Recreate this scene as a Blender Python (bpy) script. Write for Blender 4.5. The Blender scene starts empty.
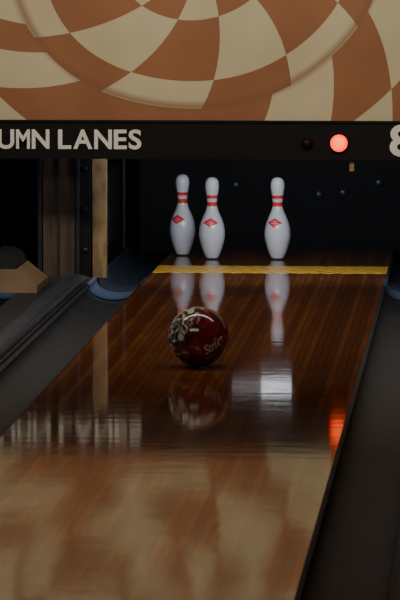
import bpy, bmesh, math
from mathutils import Vector, Matrix
C = bpy.context
col = C.scene.collection

# ---------------------------------------------------------------- helpers
class NT:
    def __init__(s, name):
        s.m = bpy.data.materials.new(name); s.m.use_nodes = True
        s.t = s.m.node_tree; s.b = s.t.nodes['Principled BSDF']
    def n(s, typ, **kw):
        x = s.t.nodes.new(typ)
        for k, v in kw.items(): setattr(x, k, v)
        return x
    def l(s, a, b): s.t.links.new(a, b)
    def math(s, op, a, b=None, clamp=False):
        x = s.n('ShaderNodeMath', operation=op); x.use_clamp = clamp
        for i, v in enumerate((a, b)):
            if v is None: continue
            if isinstance(v, (int, float)): x.inputs[i].default_value = v
            else: s.l(v, x.inputs[i])
        return x.outputs[0]
    def mix(s, f, a, b):
        x = s.n('ShaderNodeMix', data_type='RGBA')
        for i, v in ((0, f), (6, a), (7, b)):
            if isinstance(v, (int, float)): x.inputs[i].default_value = v
            elif isinstance(v, tuple): x.inputs[i].default_value = (*v, 1)[:4]
            else: s.l(v, x.inputs[i])
        return x.outputs[2]
    def obj(s, scale=(1, 1, 1), loc=(0, 0, 0)):
        tc = s.n('ShaderNodeTexCoord'); mp = s.n('ShaderNodeMapping')
        s.l(tc.outputs['Object'], mp.inputs[0])
        mp.inputs['Scale'].default_value = scale; mp.inputs['Location'].default_value = loc
        return mp.outputs[0]
    def noise(s, vec, scale=5, detail=3, dist=0, rough=.5):
        x = s.n('ShaderNodeTexNoise'); s.l(vec, x.inputs['Vector'])
        x.inputs['Scale'].default_value = scale; x.inputs['Detail'].default_value = detail
        x.inputs['Distortion'].default_value = dist; x.inputs['Roughness'].default_value = rough
        return x.outputs['Fac']
    def ramp(s, f, stops, interp='LINEAR'):
        x = s.n('ShaderNodeValToRGB'); s.l(f, x.inputs[0]); cr = x.color_ramp; cr.interpolation = interp
        while len(cr.elements) < len(stops): cr.elements.new(.5)
        for e, (p, c) in zip(cr.elements, stops): e.position = p; e.color = (*c, 1)
        return x.outputs[0]
    def bump(s, h, strength=.2, dist=.01):
        x = s.n('ShaderNodeBump'); x.inputs['Strength'].default_value = strength
        x.inputs['Distance'].default_value = dist; s.l(h, x.inputs['Height']); s.l(x.outputs[0], s.b.inputs['Normal'])

def simple(name, c1, c2=None, rough=.6, scale=8, metal=0, stretch=(1, 1, 1), spec=.5):
    t = NT(name); c2 = c2 or tuple(v * .75 for v in c1)
    f = t.noise(t.obj(stretch), scale, 4)
    t.l(t.ramp(f, [(.3, c2), (.7, c1)]), t.b.inputs['Base Color'])
    t.b.inputs['Roughness'].default_value = rough; t.b.inputs['Metallic'].default_value = metal
    t.b.inputs['Specular IOR Level'].default_value = spec
    return t.m

def emis(name, c, s):
    t = NT(name); t.b.inputs['Base Color'].default_value = (*c, 1)
    t.b.inputs['Emission Color'].default_value = (*c, 1); t.b.inputs['Emission Strength'].default_value = s
    return t.m

def add_obj(name, bm, mats, parent=None, smooth=False):
    me = bpy.data.meshes.new(name); bm.normal_update(); bm.to_mesh(me); bm.free()
    for m in (mats if isinstance(mats, list) else [mats]): me.materials.append(m)
    if smooth:
        for p in me.polygons: p.use_smooth = True
    o = bpy.data.objects.new(name, me); col.objects.link(o)
    if parent: o.parent = parent
    return o

def bbox(bm, x0, x1, y0, y1, z0, z1, bev=0, mi=0):
    r = bmesh.ops.create_cube(bm, size=1)
    for v in r['verts']:
        v.co = Vector((x0 + (v.co.x + .5) * (x1 - x0), y0 + (v.co.y + .5) * (y1 - y0), z0 + (v.co.z + .5) * (z1 - z0)))
    fs = set(f for v in r['verts'] for f in v.link_faces)
    for f in fs: f.material_index = mi
    if bev:
        es = list(set(e for f in fs for e in f.edges))
        bmesh.ops.bevel(bm, geom=es, offset=bev, segments=2, affect='EDGES', profile=.5)

def box(name, x0, x1, y0, y1, z0, z1, mat, parent=None, bev=0):
    bm = bmesh.new(); bbox(bm, x0, x1, y0, y1, z0, z1, bev); return add_obj(name, bm, mat, parent)

def lathe(bm, prof, seg=48, mi=0):
    rings = []
    for r, z in prof:
        if r < 1e-6: rings.append([bm.verts.new((0, 0, z))])
        else: rings.append([bm.verts.new((r * math.cos(2 * math.pi * i / seg), r * math.sin(2 * math.pi * i / seg), z)) for i in range(seg)])
    for a, b in zip(rings, rings[1:]):
        for i in range(seg):
            j = (i + 1) % seg
            if len(a) == 1: f = bm.faces.new((a[0], b[j], b[i]))
            elif len(b) == 1: f = bm.faces.new((a[i], a[j], b[0]))
            else: f = bm.faces.new((a[i], a[j], b[j], b[i]))
            f.material_index = mi

def empty(name, loc=(0, 0, 0)):
    o = bpy.data.objects.new(name, None); o.location = loc; o.empty_display_size = .1; col.objects.link(o); return o

# ---------------------------------------------------------------- dimensions
LC = -0.985; LW = 1.05; PITCH = 1.77; GW = .235
FOUL = 1.18; LEND = 20.55
MASKY = 18.55

# ---------------------------------------------------------------- materials
t = NT('lane_wood')
v = t.obj()
sx = t.n('ShaderNodeSeparateXYZ'); t.l(v, sx.inputs[0])
bi = t.math('FLOOR', t.math('MULTIPLY', sx.outputs[0], 39 / 1.05))
wn = t.n('ShaderNodeTexWhiteNoise', noise_dimensions='1D'); t.l(bi, wn.inputs['W'])
grain = t.noise(t.obj((60, 1.2, 1)), 3, 5)
fac = t.math('ADD', t.math('MULTIPLY', wn.outputs[0], .5), t.math('MULTIPLY', grain, .5))
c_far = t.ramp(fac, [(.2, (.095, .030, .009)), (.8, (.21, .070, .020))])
c_near_refl = t.ramp(fac, [(.15, (.17, .052, .010)), (.85, (.46, .175, .036))])  # mural's warm reflection on the near lane, painted into the wood colour
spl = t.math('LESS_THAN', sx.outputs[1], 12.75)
c = t.mix(spl, c_far, c_near_refl)
blot = t.noise(t.obj((4, .8, 1), (7, 3, 0)), 2.2, 3, 1.0)
c = t.mix(t.math('MULTIPLY', t.ramp(blot, [(.48, (0,) * 3), (.62, (1,) * 3)]), .5), c, (.09, .030, .010))
fr = t.math('FRACT', t.math('MULTIPLY', sx.outputs[0], 39 / 1.05))
gap = t.math('LESS_THAN', fr, .10)
t.l(t.mix(t.math('MULTIPLY', gap, .85), c, (.03, .01, .005)), t.b.inputs['Base Color'])
rn = t.noise(t.obj((3, .6, 1)), 3, 3)
mr = t.n('ShaderNodeMapRange'); t.l(rn, mr.inputs[0]); mr.inputs[3].default_value = .035; mr.inputs[4].default_value = .085
# nearer the foul line the oil film is thinner and slightly duller
mr2 = t.n('ShaderNodeMapRange', interpolation_type='SMOOTHSTEP'); t.l(sx.outputs[1], mr2.inputs[0])
mr2.inputs[1].default_value = 13.5; mr2.inputs[2].default_value = 11.5; mr2.inputs[3].default_value = 0; mr2.inputs[4].default_value = 1
t.l(t.math('ADD', mr.outputs[0], t.math('MULTIPLY', mr2.outputs[0], .012)), t.b.inputs['Roughness'])
t.b.inputs['IOR'].default_value = 1.36
t.b.inputs['Specular Tint'].default_value = (1, .74, .5, 1)
h1 = t.noise(t.obj((3, 7, 1)), 1.5, 3)
h2 = t.noise(t.obj((4, 2.2, 1)), 1.5, 2)
k = t.math('SUBTRACT', 1, t.math('MULTIPLY', mr2.outputs[0], .8))
t.bump(t.math('ADD', t.math('MULTIPLY', h1, k), t.math('MULTIPLY', h2, t.math('MULTIPLY', mr2.outputs[0], 1.6))), .35, .0011)
M_lane = t.m

t = NT('pin_deck_gold_strip')  # flat gold strip across the pin deck, diagonal banded colour
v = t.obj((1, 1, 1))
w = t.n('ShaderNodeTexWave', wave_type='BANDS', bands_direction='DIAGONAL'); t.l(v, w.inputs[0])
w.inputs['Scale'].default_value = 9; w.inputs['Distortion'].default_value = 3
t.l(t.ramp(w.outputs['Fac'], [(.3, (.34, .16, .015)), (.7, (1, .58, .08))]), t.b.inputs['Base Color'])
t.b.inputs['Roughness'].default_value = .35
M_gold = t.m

M_gutter = simple('gutter_plastic', (.034, .042, .060), (.018, .022, .034), rough=.6, scale=14, spec=.25)
M_lip = simple('blue_glow_lip', (.16, .24, .42), (.10, .15, .28), rough=.3, metal=.5)  # added lip; bluish glow at the gutter end is painted into its colour
M_cap = simple('division_capping', (.018, .022, .032), rough=.55, scale=5, spec=.3)
M_rail = simple('grey_blue_rail', (.030, .046, .082), (.016, .026, .05), rough=.35, scale=5)
M_black = simple('black_panel', (.004, .004, .005), (.003, .003, .004), rough=.6, scale=3, spec=.2)
M_hood = simple('black_hood_top', (.012, .014, .02), rough=.5)
M_rubber = simple('pit_curtain', (.006, .006, .009), rough=.7)
M_steel = simple('dull_steel', (.10, .12, .17), rough=.35, metal=.5)
M_dark = simple('dark_machine_metal', (.03, .034, .045), (.015, .017, .024), rough=.4, metal=.4)
M_wood = simple('stained_wood', (.085, .05, .03), (.03, .018, .012), rough=.5, scale=4, stretch=(8, 8, 1))
M_brass = simple('worn_yellow_edge', (.33, .21, .09), (.07, .045, .025), rough=.45, scale=3, stretch=(6, 6, 2.5))
M_beige = simple('beige_laminate', (.24, .175, .11), rough=.5)
M_white = simple('white_letter_vinyl', (.74, .74, .74), (.66, .66, .66), rough=.5)
M_wall = simple('dark_painted_wall', (.05, .045, .045), rough=.8)
M_ceil = simple('ceiling_tile', (.08, .075, .07), rough=.9)
M_floor = simple('approach_wood', (.22, .11, .045), (.15, .07, .03), rough=.25, scale=3, stretch=(20, 1, 1))
M_redlamp = emis('red_lamp_lit', (1, .018, .004), 3.0)
M_redglow = emis('red_lamp_core', (1, .13, .02), 2.6)
M_reddim = simple('red_lamp_unlit', (.02, .003, .003), rough=.6, spec=.2)
M_tube = emis('pin_light_tube', (.85, .93, 1), 4.5)
M_tube2 = emis('pin_light_tube_dim', (.85, .93, 1), .4)  # dim second tube, added for the faint left part of the lane streak

# mural
t = NT('mural_paint')
tc = t.n('ShaderNodeTexCoord'); sx = t.n('ShaderNodeSeparateXYZ'); t.l(tc.outputs['Object'], sx.inputs[0])
wob = t.noise(tc.outputs['Object'], 1.1, 0)
wv = t.math('MULTIPLY', t.math('SUBTRACT', wob, .5), .2)
u = t.math('ADD', t.math('DIVIDE', sx.outputs[0], .79), wv)
w_ = t.math('DIVIDE', sx.outputs[2], .657)
r = t.math('SQRT', t.math('ADD', t.math('MULTIPLY', u, u), t.math('MULTIPLY', w_, w_)))
th = t.math('ARCTAN2', w_, u)
th2 = t.math('ADD', t.math('ADD', th, 9.88), t.math('MULTIPLY', r, .55))
S = t.math('MODULO', t.math('FLOOR', t.math('DIVIDE', th2, 2 * math.pi / 12)), 2)
P = t.ramp(t.math('DIVIDE', r, 3), [(0, (0,) * 3), (.14, (1,) * 3), (.27, (0,) * 3)], 'CONSTANT')
X = t.math('ABSOLUTE', t.math('SUBTRACT', P, S))
td = t.math('DIVIDE', t.math('ADD', t.math('MULTIPLY', th, 180 / math.pi), 180), 360)
td = t.math('ADD', td, t.math('MULTIPLY', t.math('SUBTRACT', r, 1), .12))
def dg(a): return (a + 180) / 360
O = t.ramp(td, [(0, (0,) * 3), (dg(-154), (1,) * 3), (dg(-142), (0,) * 3), (dg(-126), (1,) * 3), (dg(-66), (0,) * 3), (dg(-42), (1,) * 3), (dg(-22), (0,) * 3), (dg(5), (1,) * 3), (dg(30), (0,) * 3), (dg(60), (1,) * 3), (dg(90), (0,) * 3), (dg(120), (1,) * 3), (dg(150), (0,) * 3)], 'CONSTANT')
outm = t.math('GREATER_THAN', r, 1.0)
far = t.math('GREATER_THAN', r, 1.4)
O = t.math('ABSOLUTE', t.math('SUBTRACT', O, far))
X = t.math('ADD', t.math('MULTIPLY', X, t.math('SUBTRACT', 1, outm)), t.math('MULTIPLY', O, outm))
cN = t.noise(tc.outputs['Object'], 3, 4)
brown = t.ramp(cN, [(.3, (.22, .086, .034)), (.7, (.28, .116, .050))])
cream = t.ramp(cN, [(.3, (.44, .39, .255)), (.7, (.53, .47, .325))])
c = t.mix(X, cream, brown)
ring = t.math('SUBTRACT', 1, t.math('DIVIDE', t.math('ABSOLUTE', t.math('SUBTRACT', r, .985)), .04), clamp=True)
c = t.mix(t.math('MULTIPLY', ring, .75), c, (.19, .085, .04))
t.l(c, t.b.inputs['Base Color']); t.b.inputs['Roughness'].default_value = .55
M_mural = t.m

# pin
t = NT('pin_plastic')
tc = t.n('ShaderNodeTexCoord'); sx = t.n('ShaderNodeSeparateXYZ'); t.l(tc.outputs['Object'], sx.inputs[0])
def band(a, b, z=sx.outputs[2]):
    return t.math('MULTIPLY', t.math('GREATER_THAN', z, a), t.math('LESS_THAN', z, b))
rb = t.math('ADD', band(.246, .266), band(.282, .298))
zz = t.math('ABSOLUTE', t.math('SUBTRACT', sx.outputs[2], .172)); xx = t.math('ABSOLUTE', sx.outputs[0])
dia = t.math('ADD', t.math('DIVIDE', xx, .036), t.math('DIVIDE', zz, .022))
lg = t.math('MULTIPLY', t.math('LESS_THAN', dia, 1), t.math('LESS_THAN', sx.outputs[1], 0))
ins = t.math('MULTIPLY', t.math('LESS_THAN', dia, .5), t.math('LESS_THAN', t.math('FRACT', t.math('MULTIPLY', sx.outputs[2], 130)), .3))
lg = t.math('SUBTRACT', lg, t.math('MULTIPLY', ins, lg))
red = t.math('ADD', rb, lg, clamp=True)
c = t.mix(red, (.74, .77, .84), (.88, .06, .06))
base = t.math('LESS_THAN', sx.outputs[2], .006)
c = t.mix(base, c, (.12, .12, .14))
t.l(c, t.b.inputs['Base Color']); t.b.inputs['Roughness'].default_value = .22
M_pin = t.m

# ball
t = NT('marbled_urethane')
v = t.obj()
n1 = t.noise(v, 8, 4, 2.2)
n2 = t.noise(t.obj(loc=(3.1, 1.7, .4)), 8, 3, 2.0)
c = t.ramp(n1, [(.36, (.025, .008, .012)), (.46, (.11, .010, .015)), (.6, (.18, .015, .022)), (.7, (.06, .007, .010))])
sx = t.n('ShaderNodeSeparateXYZ'); t.l(v, sx.inputs[0])
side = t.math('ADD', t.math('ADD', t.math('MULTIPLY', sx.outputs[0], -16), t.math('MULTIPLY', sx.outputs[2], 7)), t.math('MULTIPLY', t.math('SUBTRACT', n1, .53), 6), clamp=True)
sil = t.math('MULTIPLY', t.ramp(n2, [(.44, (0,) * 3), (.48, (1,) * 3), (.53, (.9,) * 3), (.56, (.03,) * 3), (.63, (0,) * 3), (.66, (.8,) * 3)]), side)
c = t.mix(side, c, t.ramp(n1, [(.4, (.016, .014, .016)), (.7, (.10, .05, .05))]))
c = t.mix(sil, c, (.50, .52, .48))
t.l(c, t.b.inputs['Base Color']); t.b.inputs['Roughness'].default_value = .12
M_ball = t.m

# ---------------------------------------------------------------- room shell
bm = bmesh.new()
bbox(bm, -5.5, 4, -3, FOUL, -.2, 0)
bbox(bm, -5.5, 4, FOUL, 23, -.2, -.13)
add_obj('floor', bm, M_floor)
box('wall_left', -5.6, -5.5, -3, 23, -.2, 3.2, M_wall)
box('wall_right', 4, 4.1, -3, 23, -.2, 3.2, M_wall)
box('wall_back', -5.6, 4.1, 23, 23.1, -.2, 3.2, M_wall)
box('wall_front', -5.6, 4.1, -3.1, -3, -.2, 3.2, M_wall)
box('ceiling', -5.6, 4.1, -3.1, 23.1, 3.2, 3.3, M_ceil)

# ---------------------------------------------------------------- lanes, gutters, divisions
def gprof(x0):
    n = 18; pts = [(x0, 0.0)]
    for i in range(n + 1):
        a = math.pi * i / n
        pts.append((x0 + .012 + (GW - .024) / 2 * (1 - math.cos(a)), -.008 - .062 * math.sin(a) ** .8))
    return pts + [(x0 + GW, 0.0)]
def sweep(bm, pts, y0, y1, thick, lift=0):
    rows = []
    for y in (y0, y1):
        rows.append([bm.verts.new((x, y, z + lift)) for x, z in pts] + [bm.verts.new((x, y, min(z, 0) - thick)) for x, z in reversed(pts[1:-1])])
    a, b = rows; N = len(a)
    for i in range(N):
        j = (i + 1) % N
        bm.faces.new((a[i], a[j], b[j], b[i]))
    bmesh.ops.recalc_face_normals(bm, faces=bm.faces[:])

for k in (0, -1, 1):
    cx = LC + k * PITCH; x0 = cx - LW / 2; x1 = cx + LW / 2
    bm = bmesh.new(); bbox(bm, x0, x1, FOUL, LEND, -.06, 0)
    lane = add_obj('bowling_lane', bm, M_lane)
    box('pin_deck_strip', x0 + .001, x1 - .001, 19.24, 19.62, -.0005, .0007, M_gold, lane)
    box('lane_bed', x0 + .03, x1 - .03, FOUL + .01, LEND - .01, -.13, -.06, M_black, lane)
    for gx in (x0 - GW, x1):
        bm = bmesh.new(); sweep(bm, gprof(gx), FOUL, LEND + .3, .012)
        g = add_obj('lane_gutter', bm, M_gutter)
        bm = bmesh.new(); sweep(bm, gprof(gx), 18.60, 18.95, -.001, .006)
        add_obj('gutter_glow_lip', bm, M_lip, g)
    box('pit_carpet', cx - .74, cx + .74, LEND + .31, 21.6, -.13, -.10, M_rubber)
for d in (-1, 0, 1, 2):
    c0 = LC + (d - .5) * PITCH
    bm = bmesh.new()
    bbox(bm, c0 - .124, c0 + .124, FOUL, 18.86, -.13, .012, .006)
    cap = add_obj('division_capping', bm, M_cap)
    bm = bmesh.new(); rows = []
    ys = [FOUL + .02, 6, 10, 14, 16, 17.5, 18.2, 18.5, 18.7, 18.8, 18.85]
    for y in ys:
        hh = .042 * (1 if y < 18.3 else max(.15, math.sqrt(max(0, 1 - ((y - 18.3) / .56) ** 2))))
        rows.append([bm.verts.new((c0 + .062 - .052 * math.cos(math.pi * i / 16), y, .010 + hh * math.sin(math.pi * i / 16))) for i in range(17)])
    for a, b in zip(rows, rows[1:]):
        for i in range(16): bm.faces.new((a[i], a[i + 1], b[i + 1], b[i]))
        bm.faces.new((a[16], a[0], b[0], b[16]))
    bm.faces.new(rows[0]); bm.faces.new(rows[-1][::-1])
    bmesh.ops.recalc_face_normals(bm, faces=bm.faces[:])
    add_obj('rounded_rail', bm, M_rail, cap, True)
    kb = box('kickback_partition', c0 - .112, c0 + .112, 18.92, 21.6, -.13, 1.6, M_black)
    box('wood_facing', c0 - .095, c0 + .045, 18.90, 18.92, .0, .9, M_wood, kb)
    box('edge_strip', c0 + .118, c0 + .178, 18.96, 19.02, .0, .9, M_brass, kb)
    bm = bmesh.new()
    bbox(bm, c0 + .050, c0 + .066, 18.885, 18.92, 0, .9, .002)
    bbox(bm, c0 - .118, c0 - .100, 18.885, 18.92, 0, .9, .002)
    bbox(bm, c0 - .030, c0 - .022, 18.892, 18.90, 0, .9)
    for zb in (.12, .30, .48):
        bbox(bm, c0 + .083, c0 + .10, 18.90, 18.92, zb, zb + .015, .003)
    bbox(bm, c0 + .112, c0 + .118, 19.25, 20.4, .08, .42, .002)
    bbox(bm, c0 + .112, c0 + .124, 20.6, 20.66, .0, .6, .002)
    add_obj('metal_channels', bm, M_dark, kb)
    bm = bmesh.new()
    prof = [(-.22, 0), (.05, 0), (.05, .03), (-.07, .10), (-.22, .10)]
    A = [bm.verts.new((c0 + x * .72 - .07, 18.05, .013 + z)) for x, z in prof]
    B = [bm.verts.new((c0 + x * .72 - .07, 18.5, .013 + z)) for x, z in prof]
    bm.faces.new(A); bm.faces.new(B[::-1])
    for i in range(5):
        f = bm.faces.new((A[i], B[i], B[(i + 1) % 5], A[(i + 1) % 5]))
        if i == 3: f.material_index = 1
    n = 10; xs0, xs1 = c0 - .225, c0 - .122
    T0 = [bm.verts.new((xs0 + (xs1 - xs0) * i / n, 18.08, .114 + .065 * math.sqrt(max(0, 1 - (i / n) ** 2.6)))) for i in range(n + 1)] + [bm.verts.new((xs0, 18.08, .113))]
    T1 = [bm.verts.new((v_.co.x, 18.48, v_.co.z)) for v_ in T0]
    fs = [bm.faces.new(T0), bm.faces.new(T1[::-1])] + [bm.faces.new((T0[i], T1[i], T1[(i + 1) % len(T0)], T0[(i + 1) % len(T0)])) for i in range(len(T0))]
    for f in fs: f.material_index = 1
    bmesh.ops.recalc_face_normals(bm, faces=bm.faces[:])
    add_obj('ball_return_hood', bm, [M_beige, M_hood])

cur = box('pit_curtain', -4.6, 2.6, 21.7, 21.76, -.13, 1.6, M_rubber)
bm = bmesh.new()
for i, (bx, bz) in enumerate([(-1.28, .235), (-.86, .19), (-.74, .20), (-.56, .25)]):
    r_ = bmesh.ops.create_uvsphere(bm, u_segments=16, v_segments=8, radius=.024)
    for vv in r_['verts']: vv.co = Vector((vv.co.x + bx, vv.co.y * .5 + 21.69, vv.co.z + bz))
add_obj('curtain_bolts', bm, M_steel, cur, True)

# ---------------------------------------------------------------- masking unit
mask = empty('masking_unit', (0, 0, 0))
box('black_strip', -5.45, 3.95, MASKY, MASKY + .07, .55, .713, M_black, mask)
o = box('mural_panel', -5.45 + 1.27, 3.95 + 1.27, .01, .06, .713 - 1.425, 3.15 - 1.425, M_mural, mask)
o.location = (-1.27, MASKY, 1.425)
box('trim_lip', -5.45, 3.95, MASKY - .006, MASKY + .01, .708, .718, M_black, mask)
box('hanging_tab', -.605, -.585, MASKY + .02, MASKY + .05, .50, .55, M_brass, mask)

def text_mesh(s, off=.018):
    cu = bpy.data.curves.new('tmp', 'FONT'); cu.body = s; cu.offset = off; cu.extrude = .004
    ob = bpy.data.objects.new('tmp', cu); col.objects.link(ob)
    C.view_layer.update()
    me = bpy.data.meshes.new_from_object(ob.evaluated_get(C.evaluated_depsgraph_get()))
    bpy.data.objects.remove(ob)
    return me
def ext(me, ax):
    a = [v.co[ax] for v in me.vertices]; return min(a), max(a)
def stext(s, off, sp):
    vs = []; fs = []; x = 0
    for ch in s:
        if ch == ' ': x += .26; continue
        m = text_mesh(ch, off); a, b = ext(m, 0); n0 = len(vs)
        k = .78 if ch == 'M' else (1.12 if ch in 'ELS' else 1)
        vs += [((v.co.x - a) * k + x, v.co.y, v.co.z) for v in m.vertices]
        fs += [tuple(i + n0 for i in p.vertices) for p in m.polygons]
        x += (b - a) * k + sp
    me = bpy.data.meshes.new('lettering'); me.from_pydata(vs, [], fs); return me
mfull = stext('AUTUMN LANES', .024, .075); mpart = stext('UMN LANES', .024, .075)
a0, a1 = ext(mpart, 0); sxx = .622 / (a1 - a0); f0, f1 = ext(mfull, 0); z0, z1 = ext(mfull, 1)
szz = .086 / (z1 - z0)
for vv in mfull.vertices:
    x, y, z = vv.co
    vv.co = (-1.502 + (x - f1) * sxx, MASKY - .002 - z * .5, .592 + (y - z0) * szz)
mfull.materials.append(M_white)
o = bpy.data.objects.new('sign_lettering', mfull); col.objects.link(o); o.parent = mask
m8 = text_mesh('8', .03); a0, a1 = ext(m8, 0); z0, z1 = ext(m8, 1)
for vv in m8.vertices:
    x, y, z = vv.co
    vv.co = (-.432 + (x - a0) / (a1 - a0) * .10, MASKY - .002 - z * .5, .565 + (y - z0) / (z1 - z0) * .138)
m8.materials.append(M_white)
o = bpy.data.objects.new('lane_number', m8); col.objects.link(o); o.parent = mask

def lamp(name, x, z, r_, mats):
    e = empty(name, (x, MASKY, z)); e.parent = mask
    bm = bmesh.new(); lathe(bm, [(r_ * 1.15, 0), (r_ * 1.15, .008), (r_ * 1.02, .010), (r_ * 1.02, 0)], 32)
    o = add_obj(name + '_bezel', bm, M_black, e, True); o.rotation_euler = (math.pi / 2, 0, 0)
    bm = bmesh.new(); lathe(bm, [(r_, 0), (r_, .006), (r_ * .93, .016), (r_ * .7, .026)], 32)
    lathe(bm, [(r_ * .7, .026), (r_ * .35, .032), (0, .034)], 32, len(mats) - 1)
    o = add_obj(name + '_lens', bm, mats, e, True); o.rotation_euler = (math.pi / 2, 0, 0)
lamp('indicator_on', -.650, .622, .037, [M_redlamp, M_redglow])
lamp('indicator_off', -.787, .622, .022, [M_reddim])

# ---------------------------------------------------------------- pinsetter behind the mask with pin light
ps = box('pinsetter', LC - .74, LC + .74, 19.3, 21.5, .78, 1.5, M_black)
fx = empty('pin_light'); fx.parent = ps
def tube(x0, x1, mat, rad):
    bm = bmesh.new(); bmesh.ops.create_cone(bm, cap_ends=True, segments=20, radius1=rad, radius2=rad, depth=x1 - x0)
    o = add_obj('tube', bm, mat, fx, True); o.rotation_euler = (0, math.pi / 2, 0); o.location = ((x0 + x1) / 2, 19.9, .585)
tube(-1.055, -.915, M_tube, .013); tube(-1.19, -1.06, M_tube2, .011)
bm = bmesh.new()
bbox(bm, -1.23, -.88, 19.86, 19.94, .635, .665); bbox(bm, -1.20, -1.18, 19.88, 19.92, .66, .78); bbox(bm, -.91, -.89, 19.88, 19.92, .66, .78)
bbox(bm, -1.21, -1.191, 19.88, 19.92, .57, .64); bbox(bm, -.914, -.895, 19.88, 19.92, .57, .64)
add_obj('fixture_bracket', bm, M_black, fx)

# ---------------------------------------------------------------- pins
I = .0254
prof = [(0, 0), (1.0, 0), (1.02, .02), (1.13, .2), (1.414, .75), (1.72, 1.5), (1.953, 2.25), (2.255, 3.375), (2.36, 4.0), (2.383, 4.5), (2.37, 5.1), (2.282, 5.875), (2.10, 6.6), (1.852, 7.25), (1.53, 8.0), (1.236, 8.625), (.983, 9.375), (.9, 10), (.90, 10.4), (.935, 10.875), (1.047, 11.75), (1.203, 12.625), (1.268, 13.2), (1.273, 13.6), (1.23, 14.0), (1.11, 14.4), (.88, 14.73), (.6, 14.91), (.3, 14.98), (0, 15)]
def pin(x, y, rot):
    bm = bmesh.new(); lathe(bm, [(a * I, b * I) for a, b in prof], 64)
    o = add_obj('bowling_pin', bm, M_pin, None, True); o.location = (x, y, .0008); o.rotation_euler = (0, 0, rot)
    m = o.modifiers.new('sub', 'SUBSURF'); m.levels = 1; m.render_levels = 2
pin(LC, 20.0, -.25)
pin(LC - .305, 20.0, -.1)
pin(LC - .457, 20.20, -.45)

# ---------------------------------------------------------------- ball
R = .1085
bm = bmesh.new(); bmesh.ops.create_uvsphere(bm, u_segments=96, v_segments=64, radius=R)
holes = []
for ax, az, rr in ((-2.35, .55, .014), (-2.6, .48, .014), (-2.40, .05, .016)):
    holes.append((Vector((math.cos(ax) * math.cos(az), math.sin(ax) * math.cos(az), math.sin(az))), rr))
bmesh.ops.subdivide_edges(bm, edges=[e for e in bm.edges if any((e.verts[0].co - d * R).length < rr * 2.2 for d, rr in holes)], cuts=3, use_grid_fill=True)
for v_ in bm.verts:
    v_.co = v_.co.normalized() * R
    for d, rr in holes:
        q = v_.co - d * v_.co.dot(d)
        if v_.co.dot(d) > 0 and q.length < rr:
            v_.co -= d * .03 * min(1, (rr - q.length) / (rr * .25))
ball = add_obj('bowling_ball', bm, M_ball, None, True); ball.location = (-1.035, 15.3, R + .0005)
mt_ = text_mesh('Strike', .026); a0, a1 = ext(mt_, 0); z0, z1 = ext(mt_, 1)
for vv in mt_.vertices:
    x, y, z = vv.co
    y_ = (y - z0) / (z1 - z0) - .5
    uu = ((x - a0) / (a1 - a0) - .5) * .78 + y_ * .1; ww = y_ * .34
    uu, ww = uu * math.cos(.6) - ww * math.sin(.6), uu * math.sin(.6) + ww * math.cos(.6)
    lon = -math.pi / 2 + .62 + uu; lat = -.16 + ww
    rr = R + .0008
    vv.co = (rr * math.cos(lon) * math.cos(lat), rr * math.sin(lon) * math.cos(lat), rr * math.sin(lat))
mt_.materials.append(M_white)
o = bpy.data.objects.new('ball_lettering', mt_); col.objects.link(o); o.parent = ball

# ---------------------------------------------------------------- lights
def area(name, loc, tgt, sx_, sy_, e, c):
    l = bpy.data.lights.new(name, 'AREA'); l.shape = 'RECTANGLE'; l.size = sx_; l.size_y = sy_; l.energy = e; l.color = c
    o = bpy.data.objects.new(name, l); col.objects.link(o); o.location = loc
    o.rotation_euler = (Vector(tgt) - Vector(loc)).to_track_quat('-Z', 'Y').to_euler()
area('mural_wash_light', (-.9, 15.6, 3.0), (-.9, 18.5, .9), 5, .4, 122, (1, .87, .66))
area('house_light', (-2.2, 11, 3.1), (-1.2, 16, 0), 3, 1.2, 66, (1, .88, .74))
area('pin_deck_light', (LC, 18.72, .66), (LC - .1, 20.1, .12), 1.0, .06, 10.5, (.88, .93, 1))
area('left_blue_fill', (LC - PITCH, 18.72, .66), (LC - PITCH, 20.1, .12), 1.0, .06, 2.5, (.65, .75, 1))  # added bluish fill that tints the left pin area

w = bpy.data.worlds.new('World'); C.scene.world = w; w.use_nodes = True
w.node_tree.nodes['Background'].inputs[0].default_value = (.3, .35, .5, 1)
w.node_tree.nodes['Background'].inputs[1].default_value = .02

# ---------------------------------------------------------------- camera
cd = bpy.data.cameras.new('camera'); cd.sensor_width = 36; cd.lens = 4320 / 600 * 36; cd.clip_end = 100
cd.dof.use_dof = True; cd.dof.focus_distance = 18.0; cd.dof.aperture_fstop = 16
cam = bpy.data.objects.new('camera', cd); col.objects.link(cam); cam.location = (0, 0, 1.65)
th = math.atan(397 / 4320); psi = math.atan(292 / 4320 * math.cos(th))
cam.rotation_euler = (math.pi / 2 - th, 0, psi)
C.scene.camera = cam
